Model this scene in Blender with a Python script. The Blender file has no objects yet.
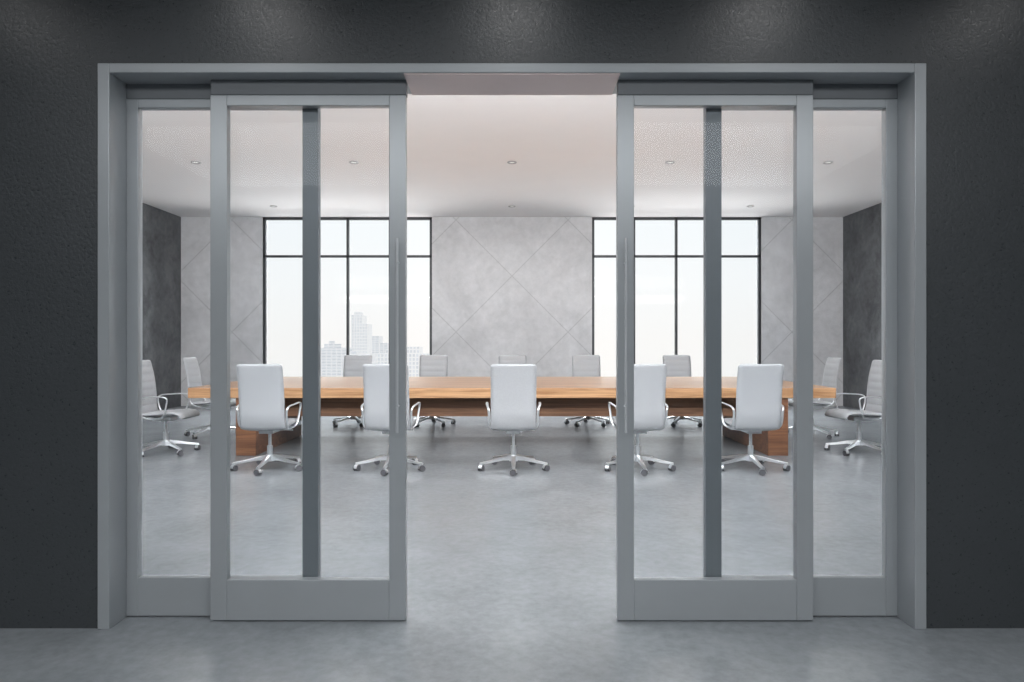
import bpy, bmesh, math, random
from mathutils import Vector, Matrix
random.seed(4)
C = bpy.context.scene.collection
sc = bpy.context.scene
sc.view_settings.view_transform = 'Standard'
sc.view_settings.look = 'None'

# ------------------------------------------------------------------ materials
def new_mat(name):
    m = bpy.data.materials.new(name); m.use_nodes = True
    nt = m.node_tree; nt.nodes.clear()
    out = nt.nodes.new('ShaderNodeOutputMaterial')
    return m, nt, out

def plain(name, col, rough=0.5, metal=0.0, spec=0.5, noise=0.0, nscale=20, bump=0.0, coat=0.0):
    m, nt, out = new_mat(name)
    p = nt.nodes.new('ShaderNodeBsdfPrincipled')
    p.inputs['Base Color'].default_value = (*col, 1)
    p.inputs['Roughness'].default_value = rough
    p.inputs['Metallic'].default_value = metal
    p.inputs['Specular IOR Level'].default_value = spec
    p.inputs['Coat Weight'].default_value = coat
    nt.links.new(p.outputs[0], out.inputs[0])
    tc = nt.nodes.new('ShaderNodeTexCoord')
    n = nt.nodes.new('ShaderNodeTexNoise'); n.inputs['Scale'].default_value = nscale
    n.inputs['Detail'].default_value = 5
    nt.links.new(tc.outputs['Object'], n.inputs['Vector'])
    r = nt.nodes.new('ShaderNodeValToRGB')
    r.color_ramp.elements[0].position = .3; r.color_ramp.elements[1].position = .7
    r.color_ramp.elements[0].color = (*[c*(1-noise) for c in col], 1)
    r.color_ramp.elements[1].color = (*[min(1, c*(1+noise)) for c in col], 1)
    nt.links.new(n.outputs[0], r.inputs[0]); nt.links.new(r.outputs[0], p.inputs['Base Color'])
    if bump:
        b = nt.nodes.new('ShaderNodeBump'); b.inputs['Strength'].default_value = bump
        b.inputs['Distance'].default_value = .01
        nt.links.new(n.outputs[0], b.inputs['Height']); nt.links.new(b.outputs[0], p.inputs['Normal'])
    return m

def plaster(name, c0, c1, r0, r1, s1, s2, bump, bdist=.01, diamonds=0.0, spec=0.5, dist=.0, fine=.35, lo=.32, hi=.68):
    m, nt, out = new_mat(name)
    N, L = nt.nodes.new, nt.links.new
    p = N('ShaderNodeBsdfPrincipled'); L(p.outputs[0], out.inputs[0])
    p.inputs['Specular IOR Level'].default_value = spec
    geo = N('ShaderNodeNewGeometry')
    mp = N('ShaderNodeMapping'); mp.inputs['Location'].default_value = (7.37, 4.19, 2.63)
    mp.inputs['Rotation'].default_value = (.4, .3, .2)
    L(geo.outputs['Position'], mp.inputs[0])
    n1 = N('ShaderNodeTexNoise'); n1.inputs['Scale'].default_value = s1; n1.inputs['Detail'].default_value = 6
    n1.inputs['Roughness'].default_value = .6; n1.inputs['Distortion'].default_value = dist
    n2 = N('ShaderNodeTexNoise'); n2.inputs['Scale'].default_value = s2; n2.inputs['Detail'].default_value = 5
    n2.inputs['Roughness'].default_value = .65
    L(mp.outputs[0], n1.inputs['Vector']); L(mp.outputs[0], n2.inputs['Vector'])
    mx = N('ShaderNodeMath'); mx.operation = 'MULTIPLY_ADD'; mx.inputs[1].default_value = fine
    L(n2.outputs[0], mx.inputs[0])
    sb = N('ShaderNodeMath'); sb.operation = 'MULTIPLY'; sb.inputs[1].default_value = 1-fine
    L(n1.outputs[0], sb.inputs[0]); L(sb.outputs[0], mx.inputs[2])
    r = N('ShaderNodeValToRGB'); r.color_ramp.elements[0].position = lo; r.color_ramp.elements[1].position = hi
    r.color_ramp.elements[0].color = (*c0, 1); r.color_ramp.elements[1].color = (*c1, 1)
    L(mx.outputs[0], r.inputs[0])
    if r0 == r1:
        p.inputs['Roughness'].default_value = r0
    else:
        rr = N('ShaderNodeMapRange'); rr.inputs['From Min'].default_value = .3; rr.inputs['From Max'].default_value = .7
        rr.inputs['To Min'].default_value = r0; rr.inputs['To Max'].default_value = r1
        L(n2.outputs[0], rr.inputs['Value']); L(rr.outputs[0], p.inputs['Roughness'])
    if bump:
        b = N('ShaderNodeBump'); b.inputs['Strength'].default_value = bump; b.inputs['Distance'].default_value = bdist
        L(n2.outputs[0], b.inputs['Height']); L(b.outputs[0], p.inputs['Normal'])
    colout = r.outputs[0]
    if diamonds:
        sep = N('ShaderNodeSeparateXYZ'); L(geo.outputs['Position'], sep.inputs[0])
        lines = []
        for op in ('ADD', 'SUBTRACT'):
            a = N('ShaderNodeMath'); a.operation = op
            zz = N('ShaderNodeMath'); zz.operation = 'ADD'; zz.inputs[1].default_value = -2.6
            L(sep.outputs['Z'], zz.inputs[0])
            L(sep.outputs['X'], a.inputs[0]); L(zz.outputs[0], a.inputs[1])
            pp = N('ShaderNodeMath'); pp.operation = 'PINGPONG'; pp.inputs[1].default_value = diamonds/2
            L(a.outputs[0], pp.inputs[0])
            lt = N('ShaderNodeMath'); lt.operation = 'LESS_THAN'; lt.inputs[1].default_value = .014
            L(pp.outputs[0], lt.inputs[0]); lines.append(lt)
        mm = N('ShaderNodeMath'); mm.operation = 'MAXIMUM'
        L(lines[0].outputs[0], mm.inputs[0]); L(lines[1].outputs[0], mm.inputs[1])
        ml = N('ShaderNodeMath'); ml.operation = 'MULTIPLY'; ml.inputs[1].default_value = .27
        L(mm.outputs[0], ml.inputs[0])
        mix = N('ShaderNodeMix'); mix.data_type = 'RGBA'
        L(ml.outputs[0], mix.inputs[0]); L(colout, mix.inputs[6]); mix.inputs[7].default_value = (.12, .12, .12, 1)
        colout = mix.outputs[2]
    L(colout, p.inputs['Base Color'])
    return m

def wood(name, c0, c1, rough=.35):
    m, nt, out = new_mat(name)
    N, L = nt.nodes.new, nt.links.new
    p = N('ShaderNodeBsdfPrincipled'); L(p.outputs[0], out.inputs[0]); p.inputs['Roughness'].default_value = rough
    geo = N('ShaderNodeTexCoord')
    mp = N('ShaderNodeMapping'); mp.inputs['Scale'].default_value = (.5, 7, 16)
    L(geo.outputs['Object'], mp.inputs[0])
    n = N('ShaderNodeTexNoise'); n.inputs['Scale'].default_value = 2.2; n.inputs['Detail'].default_value = 9
    n.inputs['Distortion'].default_value = .8; n.inputs['Roughness'].default_value = .6
    L(mp.outputs[0], n.inputs['Vector'])
    r = N('ShaderNodeValToRGB'); r.color_ramp.elements[0].position = .36; r.color_ramp.elements[1].position = .64
    r.color_ramp.elements[0].color = (*c0, 1); r.color_ramp.elements[1].color = (*c1, 1)
    L(n.outputs[0], r.inputs[0]); L(r.outputs[0], p.inputs['Base Color'])
    b = N('ShaderNodeBump'); b.inputs['Strength'].default_value = .08; b.inputs['Distance'].default_value = .003
    L(n.outputs[0], b.inputs['Height']); L(b.outputs[0], p.inputs['Normal'])
    return m

def glass_mat(name, ior, tint):
    m, nt, out = new_mat(name)
    N, L = nt.nodes.new, nt.links.new
    t = N('ShaderNodeBsdfTransparent'); t.inputs[0].default_value = (*tint, 1)
    g = N('ShaderNodeBsdfGlossy'); g.inputs['Roughness'].default_value = .02
    f = N('ShaderNodeFresnel'); f.inputs[0].default_value = ior
    mx = N('ShaderNodeMixShader'); L(f.outputs[0], mx.inputs[0]); L(t.outputs[0], mx.inputs[1]); L(g.outputs[0], mx.inputs[2])
    L(mx.outputs[0], out.inputs[0]); return m

def emit(name, col, s):
    m, nt, out = new_mat(name)
    e = nt.nodes.new('ShaderNodeEmission'); e.inputs[0].default_value = (*col, 1); e.inputs[1].default_value = s
    nt.links.new(e.outputs[0], out.inputs[0]); return m

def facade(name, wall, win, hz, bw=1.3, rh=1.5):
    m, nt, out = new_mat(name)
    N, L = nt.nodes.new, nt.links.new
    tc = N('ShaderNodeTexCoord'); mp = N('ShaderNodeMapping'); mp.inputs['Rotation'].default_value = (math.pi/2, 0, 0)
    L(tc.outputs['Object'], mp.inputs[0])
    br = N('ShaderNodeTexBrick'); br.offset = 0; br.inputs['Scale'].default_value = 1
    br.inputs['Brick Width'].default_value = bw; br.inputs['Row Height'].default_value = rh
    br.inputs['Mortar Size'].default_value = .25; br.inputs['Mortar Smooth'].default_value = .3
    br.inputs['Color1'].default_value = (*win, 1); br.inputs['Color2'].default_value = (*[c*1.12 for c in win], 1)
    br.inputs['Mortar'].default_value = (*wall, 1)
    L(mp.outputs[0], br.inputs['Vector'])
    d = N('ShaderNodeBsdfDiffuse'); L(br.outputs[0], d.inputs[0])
    e = N('ShaderNodeEmission'); L(br.outputs[0], e.inputs[0]); e.inputs[1].default_value = 1.0  # emission puts distance haze into the surface colour
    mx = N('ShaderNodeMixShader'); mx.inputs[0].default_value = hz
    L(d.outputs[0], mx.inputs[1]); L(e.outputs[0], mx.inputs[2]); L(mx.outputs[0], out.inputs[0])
    return m

M_dark = plaster('charcoal_plaster', (.042, .047, .051), (.056, .061, .066), .24, .46, 1.2, 70, .42, .005, fine=.5)
M_dark_in = plaster('dark_stone', (.030, .033, .037), (.15, .155, .16), .4, .6, 1.6, 10, .3, dist=.5, fine=.45, lo=.38, hi=.66)
M_back = plaster('pale_concrete_panels', (.45, .448, .455), (.64, .635, .645), .45, .6, 1.1, 8, .12, diamonds=2.24, dist=.9, fine=.42, lo=.33, hi=.67)
M_floor = plaster('polished_concrete', (.202, .220, .235), (.292, .313, .330), .25, .25, 2.2, 20, 0, .002, spec=.5, fine=.5, lo=.35, hi=.65)
M_ceil = plain('ceiling_paint', (.82, .80, .795), .8, noise=.01, nscale=2)
M_hceil = plain('hall_ceiling_paint', (.3, .3, .31), .8, noise=.01)
M_soffit = plain('pink_grey_reflection', (.68, .565, .55), .5, noise=.01)  # ceiling reflected in the soffit, put into its pinkish colour
M_frame = plain('grey_aluminium', (.39, .412, .43), .30, .25, noise=.02, nscale=6)
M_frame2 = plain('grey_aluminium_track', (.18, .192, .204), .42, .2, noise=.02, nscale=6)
M_frame3 = plain('grey_aluminium_shaded', (.19, .212, .23), .4, .2, noise=.02, nscale=6)  # shade on the inner stiles put into a darker grey
M_mull = plain('black_window_metal', (.035, .037, .04), .4, .3, noise=.05)
M_glass = glass_mat('clear_door_glass', 1.16, (.985, .99, .993))
M_glass_w = glass_mat('clear_window_glass', 1.10, (.995, .995, .995))
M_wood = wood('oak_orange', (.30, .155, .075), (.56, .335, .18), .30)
M_wood_l = wood('oak_leg_shaded', (.13, .055, .03), (.26, .12, .06), .45)  # shadow under the tabletop put into the legs' darker brown
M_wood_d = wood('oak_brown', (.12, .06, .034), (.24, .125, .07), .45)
M_leather = plain('white_leather', (.375, .385, .40), .5, spec=.35, noise=.03, nscale=60, bump=.05)
M_chrome = plain('chrome', (.80, .82, .84), .28, .85, noise=.02)
M_wheel = plain('caster_grey', (.10, .10, .11), .4, noise=.05)
M_ring = plain('downlight_ring', (.38, .37, .37), .4, .4, noise=.03)
M_lens = emit('lamp_lens', (1, .97, .93), .8)
M_handle = plain('brushed_steel', (.58, .60, .62), .3, .35, noise=.02)
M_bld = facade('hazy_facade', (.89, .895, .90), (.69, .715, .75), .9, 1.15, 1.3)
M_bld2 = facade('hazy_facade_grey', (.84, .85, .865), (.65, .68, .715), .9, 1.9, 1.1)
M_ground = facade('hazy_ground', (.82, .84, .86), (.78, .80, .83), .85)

# ------------------------------------------------------------------ helpers
def setp(o, label=None, category=None, kind=None, group=None):
    if label: o['label'] = label
    if category: o['category'] = category
    if kind: o['kind'] = kind
    if group: o['group'] = group

def from_bm(name, bm, mats, parent=None, smooth=False, bevel=0, **props):
    bmesh.ops.recalc_face_normals(bm, faces=bm.faces[:])
    me = bpy.data.meshes.new(name); bm.to_mesh(me); bm.free()
    for m in (mats if isinstance(mats, (list, tuple)) else [mats]): me.materials.append(m)
    if smooth:
        me.polygons.foreach_set('use_smooth', [True]*len(me.polygons))
    o = bpy.data.objects.new(name, me); C.objects.link(o)
    if parent: o.parent = parent
    if bevel:
        md = o.modifiers.new('bevel', 'BEVEL'); md.width = bevel; md.segments = 2; md.limit_method = 'ANGLE'
    setp(o, **props)
    return o

def box(bm, x0, x1, y0, y1, z0, z1, mi=0):
    vs = [bm.verts.new((x, y, z)) for x in (x0, x1) for y in (y0, y1) for z in (z0, z1)]
    for f in ((0, 1, 3, 2), (4, 6, 7, 5), (0, 4, 5, 1), (2, 3, 7, 6), (0, 2, 6, 4), (1, 5, 7, 3)):
        fc = bm.faces.new([vs[i] for i in f]); fc.material_index = mi

def boxes(name, lst, mats, **kw):
    bm = bmesh.new()
    for b in lst: box(bm, *b)
    return from_bm(name, bm, mats, **kw)

def cyl(bm, p0, p1, r0, r1=None, n=20, mi=0, cap=True):
    r1 = r0 if r1 is None else r1
    p0, p1 = Vector(p0), Vector(p1); d = (p1-p0).normalized()
    a = d.orthogonal().normalized(); b = d.cross(a)
    A = [bm.verts.new(p0+(a*math.cos(t)+b*math.sin(t))*r0) for t in [2*math.pi*i/n for i in range(n)]]
    B = [bm.verts.new(p1+(a*math.cos(t)+b*math.sin(t))*r1) for t in [2*math.pi*i/n for i in range(n)]]
    for i in range(n):
        bm.faces.new((A[i], A[(i+1) % n], B[(i+1) % n], B[i])).material_index = mi
    if cap:
        bm.faces.new(A[::-1]).material_index = mi; bm.faces.new(B).material_index = mi

def catmull(pts, closed=False, k=6):
    P = [Vector(p) for p in pts]; n = len(P); out = []
    rng = range(n) if closed else range(n-1)
    for i in rng:
        g = (lambda j: P[j % n]) if closed else (lambda j: P[max(0, min(n-1, j))])
        a, b, c, d = g(i-1), g(i), g(i+1), g(i+2)
        for s in range(k):
            t = s/k
            out.append(.5*((2*b)+(c-a)*t+(2*a-5*b+4*c-d)*t*t+(3*b-a-3*c+d)*t**3))
    if not closed: out.append(P[-1])
    return out

def tube(bm, pts, rx, rz=None, closed=False, n=10, mi=0):
    rz = rz or rx
    rings = []; N = len(pts)
    up = Vector((1, 0, 0))
    for i, p in enumerate(pts):
        a = pts[(i-1) % N] if closed or i > 0 else p
        b = pts[(i+1) % N] if closed or i < N-1 else p
        t = (b-a).normalized()
        u = (up - t*up.dot(t)).normalized(); w = t.cross(u)
        rings.append([bm.verts.new(p+u*math.cos(q)*rx+w*math.sin(q)*rz) for q in [2*math.pi*j/n for j in range(n)]])
    for i in range(N if closed else N-1):
        A, B = rings[i], rings[(i+1) % N]
        for j in range(n):
            bm.faces.new((A[j], A[(j+1) % n], B[(j+1) % n], B[j])).material_index = mi
    if not closed:
        bm.faces.new(rings[0][::-1]); bm.faces.new(rings[-1])

def pad(bm, path, hw, T, ribs, ribd, r0=.05, r1=.05):
    pts = catmull([(0, y, z) for y, z in path], k=14)
    L = [0]
    for i in range(1, len(pts)): L.append(L[-1]+(pts[i]-pts[i-1]).length)
    tot = L[-1]; rings = []; nu = 12
    for i, p in enumerate(pts):
        a = pts[max(0, i-1)]; b = pts[min(len(pts)-1, i+1)]
        t = (b-a).normalized(); nrm = Vector((0, t.z, -t.y))
        s = L[i]; v = s/tot
        w = hw
        if s < r0: w = hw - r0 + math.sqrt(max(0, r0*r0-(r0-s)**2))
        if tot-s < r1: w = hw - r1 + math.sqrt(max(0, r1*r1-(r1-(tot-s))**2))
        edge = min(1, min(s, tot-s)/.02); edge = .25+.75*math.sqrt(edge)
        rib = abs(math.sin(math.pi*ribs*v))**.5
        ring = []
        us = [-1+2*j/nu for j in range(nu+1)]
        for u in us:
            th = (T*.55+ribd*rib)*edge*(1-abs(u)**8*.9)
            ring.append(bm.verts.new(p+Vector((u*w, 0, 0))+nrm*(th+.008*u*u)))
        for u in us[::-1]:
            th = T*.45*edge*(1-abs(u)**12*.9)
            ring.append(bm.verts.new(p+Vector((u*w, 0, 0))-nrm*(th-.008*u*u)))
        rings.append(ring)
    m = len(rings[0])
    for i in range(len(rings)-1):
        for j in range(m):
            bm.faces.new((rings[i][j], rings[i][(j+1) % m], rings[i+1][(j+1) % m], rings[i+1][j]))
    bm.faces.new(rings[0][::-1]); bm.faces.new(rings[-1])

# ------------------------------------------------------------------ dimensions
F = 700.0
YW = 3.167; YWI = 3.43
BY = 14.0; CZ = 3.78; SX = 6.62
OX = 1.816; OXO = 1.869; OZ = 2.510; OZO = 2.553

# ------------------------------------------------------------------ structure
boxes('floor', [(-SX, SX, -3.6, BY, -.15, 0)], M_floor, kind='structure', label='polished grey concrete floor', category='floor')
boxes('ceiling', [(-SX-.2, SX+.2, YWI, BY+.25, CZ, CZ+.15)], M_ceil, kind='structure', label='plain pale ceiling of the meeting room', category='ceiling')
boxes('ceiling_hall', [(-4.7, 4.7, -3.7, YW, 3.2, 3.35)], M_hceil, kind='structure', label='grey hallway ceiling', category='ceiling')
WO = 1.862; WZ = 2.546
boxes('wall_front', [(-SX, -WO, YW, YWI-.005, 0, CZ), (WO, SX, YW, YWI-.005, 0, CZ), (-WO, WO, YW, YWI-.005, WZ, CZ)], M_dark,
      kind='structure', label='dark charcoal plaster wall around wide doorway', category='wall')
boxes('wall_left', [(-SX-.2, -SX, YW, BY+.25, -.15, CZ)], M_dark_in, kind='structure', label='dark mottled stone side wall', category='wall')
boxes('wall_right', [(SX, SX+.2, YW, BY+.25, -.15, CZ)], M_dark_in, kind='structure', label='dark mottled stone side wall', category='wall')
WX0, WX1, WZ0 = 1.6, 4.99, .34
boxes('wall_back', [(-SX, -WX1, BY, BY+.25, -.15, CZ), (-WX0, WX0, BY, BY+.25, -.15, CZ), (WX1, SX, BY, BY+.25, -.15, CZ),
                    (-WX1, -WX0, BY, BY+.25, -.15, WZ0), (WX0, WX1, BY, BY+.25, -.15, WZ0)], M_back,
      kind='structure', label='pale concrete wall with large diamond panel joints', category='wall')
for nm, b in (('wall_hall_left', (-4.7, -4.5, -3.7, YW, 0, 3.2)), ('wall_hall_right', (4.5, 4.7, -3.7, YW, 0, 3.2)),
              ('wall_hall_back', (-4.5, 4.5, -3.7, -3.5, 0, 3.2))):
    boxes(nm, [b], M_dark, kind='structure', label='dark charcoal plaster hallway wall', category='wall')

# windows
for k, sx in enumerate((-1, 1)):
    x0, x1 = sorted((sx*WX0, sx*WX1)); t = .05; y0, y1 = BY+.02, BY+.10
    L = [(x0, x0+t, y0, y1, WZ0, CZ), (x1-t, x1, y0, y1, WZ0, CZ), (x0, x1, y0, y1, WZ0, WZ0+t), (x0, x1, y0, y1, CZ-t, CZ),
         (x0, x1, y0, y1, 2.975, 3.02)]
    for i in (1, 2, 3):
        xm = x0+(x1-x0)*i/4; L.append((xm-.022, xm+.022, y0, y1, WZ0, CZ))
    w = boxes('window_%d' % (k+1), L, M_mull, kind='structure', label='tall window with thin black metal mullions', category='window')
    boxes('glass_pane', [(x0+.01, x1-.01, BY+.055, BY+.065, WZ0+.01, CZ-.01)], M_glass_w, parent=w)

# door frame trim
fy = YW-.012
boxes('trim_1', [(-OXO, -OX, fy, YWI, 0, OZO), (OX, OXO, fy, YWI, 0, OZO), (-OX, OX, fy, YWI, OZ, OZO)], M_frame, bevel=.003,
      kind='structure', label='grey metal door frame around the opening', category='door frame')
n = 2
for sx in (-1, 1):
    a, b = sorted((sx*.49, sx*1.395))
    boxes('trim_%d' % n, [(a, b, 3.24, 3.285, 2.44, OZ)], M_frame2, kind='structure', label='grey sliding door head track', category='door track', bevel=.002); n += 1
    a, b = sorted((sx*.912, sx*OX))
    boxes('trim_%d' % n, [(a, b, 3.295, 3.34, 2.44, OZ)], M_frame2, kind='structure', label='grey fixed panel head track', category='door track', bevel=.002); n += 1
boxes('trim_6', [(-.489, .489, YW-.006, YWI-.002, OZ-.006, OZ+.002)], M_soffit, kind='structure', label='lintel soffit panel, ceiling reflection in its pinkish grey', category='trim')

def leaf(name, xa, xb, y0, y1, zb, zt, sl, sr, label, dark_side=0):
    x0, x1 = sorted((xa, xb))
    L = [(x0+sl, x1-sr, y0, y1, .006, zb), (x0+sl, x1-sr, y0, y1, zt, 2.439)]
    sides = {-1: (x0, x0+sl, y0, y1, .006, 2.439), 1: (x1-sr, x1, y0, y1, .006, 2.439)}
    for k, b in sides.items():
        if k != dark_side: L.append(b)
    o = boxes(name, L, M_frame, bevel=.0025, kind='structure', label=label, category='sliding door')
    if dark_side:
        boxes('stile', [sides[dark_side]], M_frame3, bevel=.002, parent=o, label='meeting stile with shade put into its grey')
    ym = (y0+y1)/2
    boxes('glass_pane', [(x0+sl-.01, x1-sr+.01, ym-.004, ym+.004, zb-.01, zt+.01)], M_glass, parent=o)
    return o
d1 = leaf('door_1', -.492, -1.397, 3.24, 3.283, .194, 2.390, .077, .077, 'sliding glass door leaf in grey aluminium frame, slid open')
d2 = leaf('door_2', .488, 1.395, 3.24, 3.283, .194, 2.390, .077, .077, 'sliding glass door leaf in grey aluminium frame, slid open')
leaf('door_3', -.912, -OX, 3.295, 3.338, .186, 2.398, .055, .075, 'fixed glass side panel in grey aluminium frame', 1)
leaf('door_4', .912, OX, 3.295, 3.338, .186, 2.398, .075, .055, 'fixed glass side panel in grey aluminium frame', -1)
for d, x in ((d1, -.525), (d2, .521)):
    bm = bmesh.new()
    cyl(bm, (x, 3.195, .88), (x, 3.195, 1.77), .0065)
    for z in (1.0, 1.66): cyl(bm, (x, 3.195, z), (x, 3.241, z), .005)
    from_bm('handle', bm, M_handle, parent=d, smooth=False, label='long vertical steel pull handle')

# ------------------------------------------------------------------ chairs
def build_chair():
    root = bpy.data.objects.new('office_chair', None); root.empty_display_size = .3; C.objects.link(root)
    bm = bmesh.new()
    pad(bm, [(-.150, .415), (-.208, .445), (-.238, .56), (-.245, .70), (-.268, .88), (-.318, 1.075)], .224, .024, 8, .008, .04, .035)
    from_bm('backrest', bm, M_leather, parent=root, smooth=True)
    bm = bmesh.new()
    pad(bm, [(.285, .405), (.262, .452), (.18, .470), (.05, .462), (-.08, .452), (-.19, .446)], .236, .034, 5, .009, .04, .02)
    from_bm('seat', bm, M_leather, parent=root, smooth=True)
    for s in (-1, 1):
        bm = bmesh.new()
        loop = catmull([(s*.240, -.225, .60), (s*.254, -.195, .650), (s*.268, -.06, .664), (s*.271, .08, .668), (s*.267, .150, .648),
                        (s*.258, .145, .58), (s*.243, .105, .46), (s*.215, .06, .420), (s*.210, -.10, .418), (s*.236, -.19, .475)], True, 6)
        tube(bm, loop, .012, .008, True)
        from_bm('armrest', bm, M_chrome, parent=root, smooth=True, label='chrome loop armrest')
    bm = bmesh.new()
    box(bm, -.07, .07, -.12, .10, .375, .415)
    for y in (-.10, .07): cyl(bm, (-.225, y, .422), (.225, y, .422), .011, n=12)
    for s in (-1, 1):
        for y in (-.10, .07): cyl(bm, (s*.05, y, .405), (s*.20, y, .42), .010, n=10)
    cyl(bm, (.07, .03, .40), (.22, .05, .39), .006, n=10)
    from_bm('tilt_mechanism', bm, M_chrome, parent=root, bevel=.004)
    bm = bmesh.new()
    cyl(bm, (0, 0, .10), (0, 0, .24), .028); cyl(bm, (0, 0, .24), (0, 0, .385), .016)
    from_bm('gas_column', bm, M_chrome, parent=root, smooth=False)
    bm = bmesh.new()
    cyl(bm, (0, 0, .085), (0, 0, .15), .044, .036, 24)
    A = []
    for i in range(5):
        an = math.pi/2+2*math.pi*i/5 + math.pi
        d = Vector((math.cos(an), math.sin(an), 0)); w = Vector((-d.y, d.x, 0))
        rings = []
        for r, zt, zb, hw in ((.02, .152, .095, .028), (.12, .134, .098, .024), (.25, .104, .078, .019), (.355, .086, .066, .015)):
            c = d*r
            rings.append([bm.verts.new(c+w*hw+Vector((0, 0, zb))), bm.verts.new(c+w*hw*.8+Vector((0, 0, zt-.006))), bm.verts.new(c+Vector((0, 0, zt))),
                          bm.verts.new(c-w*hw*.8+Vector((0, 0, zt-.006))), bm.verts.new(c-w*hw+Vector((0, 0, zb)))])
        for a, b in zip(rings, rings[1:]):
            for j in range(5): bm.faces.new((a[j], a[(j+1) % 5], b[(j+1) % 5], b[j]))
        bm.faces.new(rings[0]); bm.faces.new(rings[-1])
        A.append((an, d*.34))
    base = from_bm('base', bm, M_chrome, parent=root, label='five-star chrome base')
    cm = None
    for an, p in A:
        if cm is None:
            bm = bmesh.new()
            for s in (-1, 1):
                cyl(bm, (s*.006, 0, .030), (s*.026, 0, .030), .030, n=20, mi=1)
            cyl(bm, (0, 0, .03), (0, 0, .075), .009, n=10)
            hood = [bm.verts.new((sx*.018, .034*math.cos(t), .030+.036*math.sin(t))) for sx in (-1, 1) for t in [math.pi*j/8 for j in range(9)]]
            for j in range(8): bm.faces.new((hood[j], hood[j+1], hood[j+10], hood[j+9]))
            c = from_bm('caster', bm, [M_chrome, M_wheel], parent=base, label='grey twin-wheel caster'); cm = c
        else:
            c = cm.copy(); C.objects.link(c); c.parent = base
        c.location = p; c.rotation_euler = (0, 0, an+random.uniform(-.8, .8))
    return root

def copy_tree(o, parent=None):
    c = o.copy(); C.objects.link(c)
    if parent: c.parent = parent
    for ch in list(o.children): copy_tree(ch, c)
    return c

proto = build_chair()
places = []
for x, r in ((-2.455, 0), (-1.225, -1), (.015, 0), (1.275, 1), (2.42, 0)): places.append((x, 7.1, r, 'near'))
for x, r in ((-2.46, 178), (-1.24, 181), (.01, 180), (1.18, 180), (2.63, 182)): places.append((x, 10.85, r, 'far'))
places += [(-4.03, 8.15, -92, 'end'), (-4.11, 9.6, -88, 'end'), (4.04, 8.15, 95, 'end'), (4.11, 9.6, 88, 'end')]
first = True
for x, y, r, k in places:
    o = proto if first else copy_tree(proto)
    o.location = (x, y, 0); o.rotation_euler = (0, 0, math.radians(r)); first = False
    o['category'] = 'chair'; o['group'] = 'office chairs around the meeting table'
    o['label'] = {'near': 'white leather office chair, chrome base, back turned, beside the table',
                  'far': 'white ribbed leather office chair across the table near windows',
                  'end': 'white ribbed leather office chair at table\'s short end'}[k]

# ------------------------------------------------------------------ table
TY0, TY1, TX, TZ = 7.9, 10.4, 3.66, .77
tab = bpy.data.objects.new('conference_table', None); C.objects.link(tab); tab.location = (0, (TY0+TY1)/2, 0)
setp(tab, label='long orange oak conference table with slab legs', category='table')
hd = (TY1-TY0)/2
boxes('tabletop', [(-TX, TX, -hd, hd, TZ-.115, TZ)], M_wood, parent=tab, bevel=.006)
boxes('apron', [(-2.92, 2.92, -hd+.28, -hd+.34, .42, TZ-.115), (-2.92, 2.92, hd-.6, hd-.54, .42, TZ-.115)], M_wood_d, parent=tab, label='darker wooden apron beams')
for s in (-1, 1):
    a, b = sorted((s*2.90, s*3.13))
    boxes('leg', [(a, b, -hd+.03, hd-.75, 0, TZ-.115)], M_wood_l, parent=tab, bevel=.005, label='thick wooden slab leg, shade in its brown')

# ------------------------------------------------------------------ downlights
def build_dl():
    bm = bmesh.new(); n = 32
    prof = [(.064, 0), (.067, -.008), (.063, -.014), (.040, -.011), (.036, 0)]
    rings = [[bm.verts.new((r*math.cos(2*math.pi*i/n), r*math.sin(2*math.pi*i/n), z)) for i in range(n)] for r, z in prof]
    for a, b in zip(rings, rings[1:]):
        for i in range(n): bm.faces.new((a[i], a[(i+1) % n], b[(i+1) % n], b[i]))
    o = from_bm('recessed_downlight', bm, M_ring, smooth=True)
    bm = bmesh.new(); cyl(bm, (0, 0, -.006), (0, 0, -.001), .037, n=24)
    from_bm('lamp_lens', bm, M_lens, parent=o, label='glowing round lens')
    return o
dl = build_dl(); fst = True
spots = []
for Y in (9.7, 12.86):
    for i in range(-2, 3):
        o = dl if fst else copy_tree(dl); fst = False
        o.location = (i*2.19, Y, CZ)
        setp(o, label='small round recessed ceiling downlight, lit', category='light', group='meeting room ceiling downlights')
        spots.append((i*2.19, Y))

def lamp(name, typ, loc, energy, rot=(0, 0, 0), col=(1, 1, 1), **kw):
    l = bpy.data.lights.new(name, typ); l.energy = energy; l.color = col
    for k, v in kw.items(): setattr(l, k, v)
    o = bpy.data.objects.new(name, l); o.location = loc; o.rotation_euler = rot; C.objects.link(o); return o
for x, y in spots:
    lamp('downlight_lamp', 'SPOT', (x, y, CZ-.03), 52, col=(.97, .985, 1), spot_size=math.radians(160), spot_blend=1.0, shadow_soft_size=.12)
# added fill with no fixture, above the open floor between door and table
lamp('room_fill', 'AREA', (0, 4.9, 3.7), 100, (0, 0, 0), (.95, .98, 1), shape='RECTANGLE', size=10, size_y=1.8)
# added unseen fill lamps above the door head, washing ceiling and far wall
lamp('far_wall_fill', 'AREA', (0, 3.75, 3.35), 200, (math.radians(103), 0, 0), (.96, .985, 1), shape='RECTANGLE', size=12, size_y=.5)
lamp('ceiling_fill', 'AREA', (0, 3.8, 2.75), 385, (math.radians(114), 0, 0), (.985, .985, 1), shape='RECTANGLE', size=12, size_y=.3)
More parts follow.
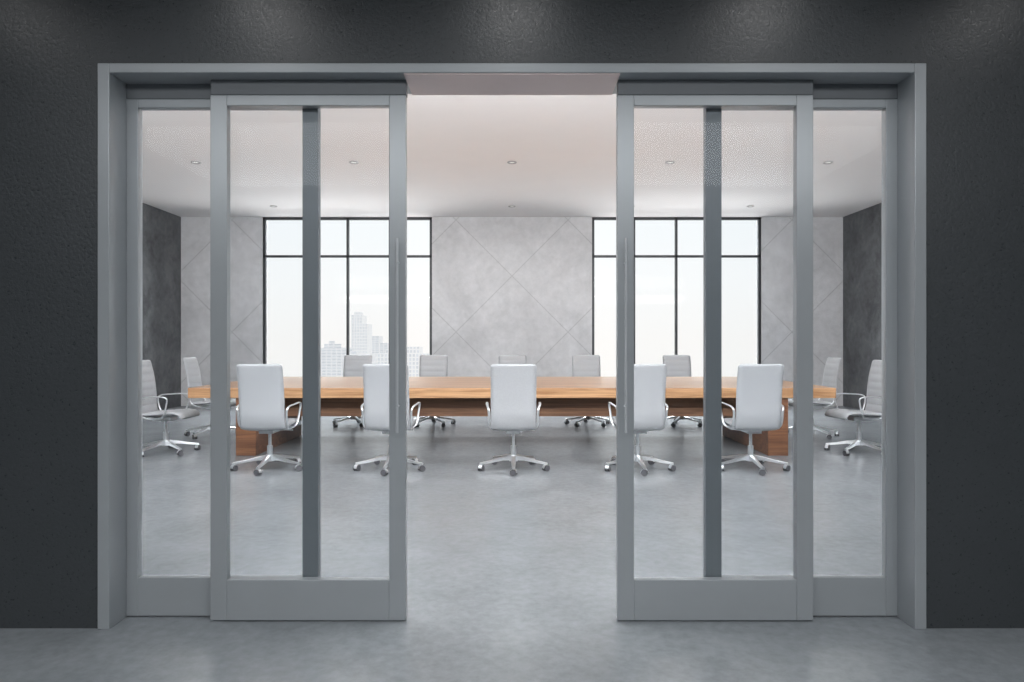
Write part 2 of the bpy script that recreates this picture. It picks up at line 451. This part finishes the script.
# lamps added outside the windows: high sky daylight, upward ceiling fill below the sills
for sx in (-1, 1):
    lamp('sky_lamp', 'AREA', (sx*3.3, 15.6, 5.6), 1600, (math.radians(-52), 0, 0), (.92, .97, 1), shape='RECTANGLE', size=4, size_y=2)
    lamp('bounce_fill', 'AREA', (sx*3.3, 16.6, -.9), 400, (math.radians(-125), 0, 0), (1, .985, .975), shape='RECTANGLE', size=7, size_y=3)

# hallway lamps grazing the wall
for x, e in ((-2.6, 6), (-1.3, 9), (0, 9), (1.3, 9), (2.5, 7)):
    lamp('hall_spot', 'SPOT', (x, 2.56, 3.1), e, (math.radians(14), 0, 0), (1, .99, .98), spot_size=math.radians(150), spot_blend=1, shadow_soft_size=.09)
lamp('hall_fill', 'AREA', (0, -.6, 3.15), 258, (0, 0, 0), (.955, .98, 1), shape='RECTANGLE', size=7, size_y=2.4)  # added soft fill behind the camera for frame and floor, no fixture

# ------------------------------------------------------------------ city
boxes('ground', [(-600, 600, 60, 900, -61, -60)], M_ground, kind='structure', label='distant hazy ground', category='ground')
def bld(blocks, Y, mat, label):
    bm = bmesh.new()
    cx = (min(b[0] for b in blocks)+max(b[1] for b in blocks))/2
    ox = (cx-512)/F*Y
    for (a, b, t, dy, dd) in blocks:
        box(bm, (a-512)/F*Y-ox, (b-512)/F*Y-ox, dy, dy+dd, 0, 60+1.3+(341-t)/F*Y)
    o = from_bm('office_tower', bm, mat, label=label, category='building', group='distant city towers')
    o.location = (ox, Y, -60)
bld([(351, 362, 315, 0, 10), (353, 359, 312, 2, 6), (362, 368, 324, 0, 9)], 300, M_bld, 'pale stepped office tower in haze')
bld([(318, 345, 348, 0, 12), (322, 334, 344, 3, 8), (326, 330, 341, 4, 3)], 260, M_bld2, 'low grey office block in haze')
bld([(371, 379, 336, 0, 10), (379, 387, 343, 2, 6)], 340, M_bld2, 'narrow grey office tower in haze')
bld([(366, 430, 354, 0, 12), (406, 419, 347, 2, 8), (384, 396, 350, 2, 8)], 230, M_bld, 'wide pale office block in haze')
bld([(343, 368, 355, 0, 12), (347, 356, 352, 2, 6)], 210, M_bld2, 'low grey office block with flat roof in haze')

# ------------------------------------------------------------------ world
w = bpy.data.worlds.new('World'); sc.world = w; w.use_nodes = True
nt = w.node_tree; nt.nodes.clear()
out = nt.nodes.new('ShaderNodeOutputWorld'); bg = nt.nodes.new('ShaderNodeBackground')
tc = nt.nodes.new('ShaderNodeTexCoord'); sp = nt.nodes.new('ShaderNodeSeparateXYZ'); cr = nt.nodes.new('ShaderNodeValToRGB')
nt.links.new(tc.outputs['Generated'], sp.inputs[0]); nt.links.new(sp.outputs['Z'], cr.inputs[0])
e = cr.color_ramp.elements
e[0].position = 0; e[0].color = (.92, .905, .885, 1)
e[1].position = .35; e[1].color = (.83, .91, .96, 1)
x = e.new(.08); x.color = (.915, .925, .925, 1)
nt.links.new(cr.outputs[0], bg.inputs[0]); bg.inputs[1].default_value = 1.10
nt.links.new(bg.outputs[0], out.inputs[0])

# ------------------------------------------------------------------ camera
cam = bpy.data.cameras.new('camera'); co = bpy.data.objects.new('camera', cam); C.objects.link(co)
co.location = (0, 0, 1.3); co.rotation_euler = (math.radians(90), 0, 0)
cam.sensor_width = 36; cam.lens = F/1024*36; cam.clip_end = 2000
sc.camera = co
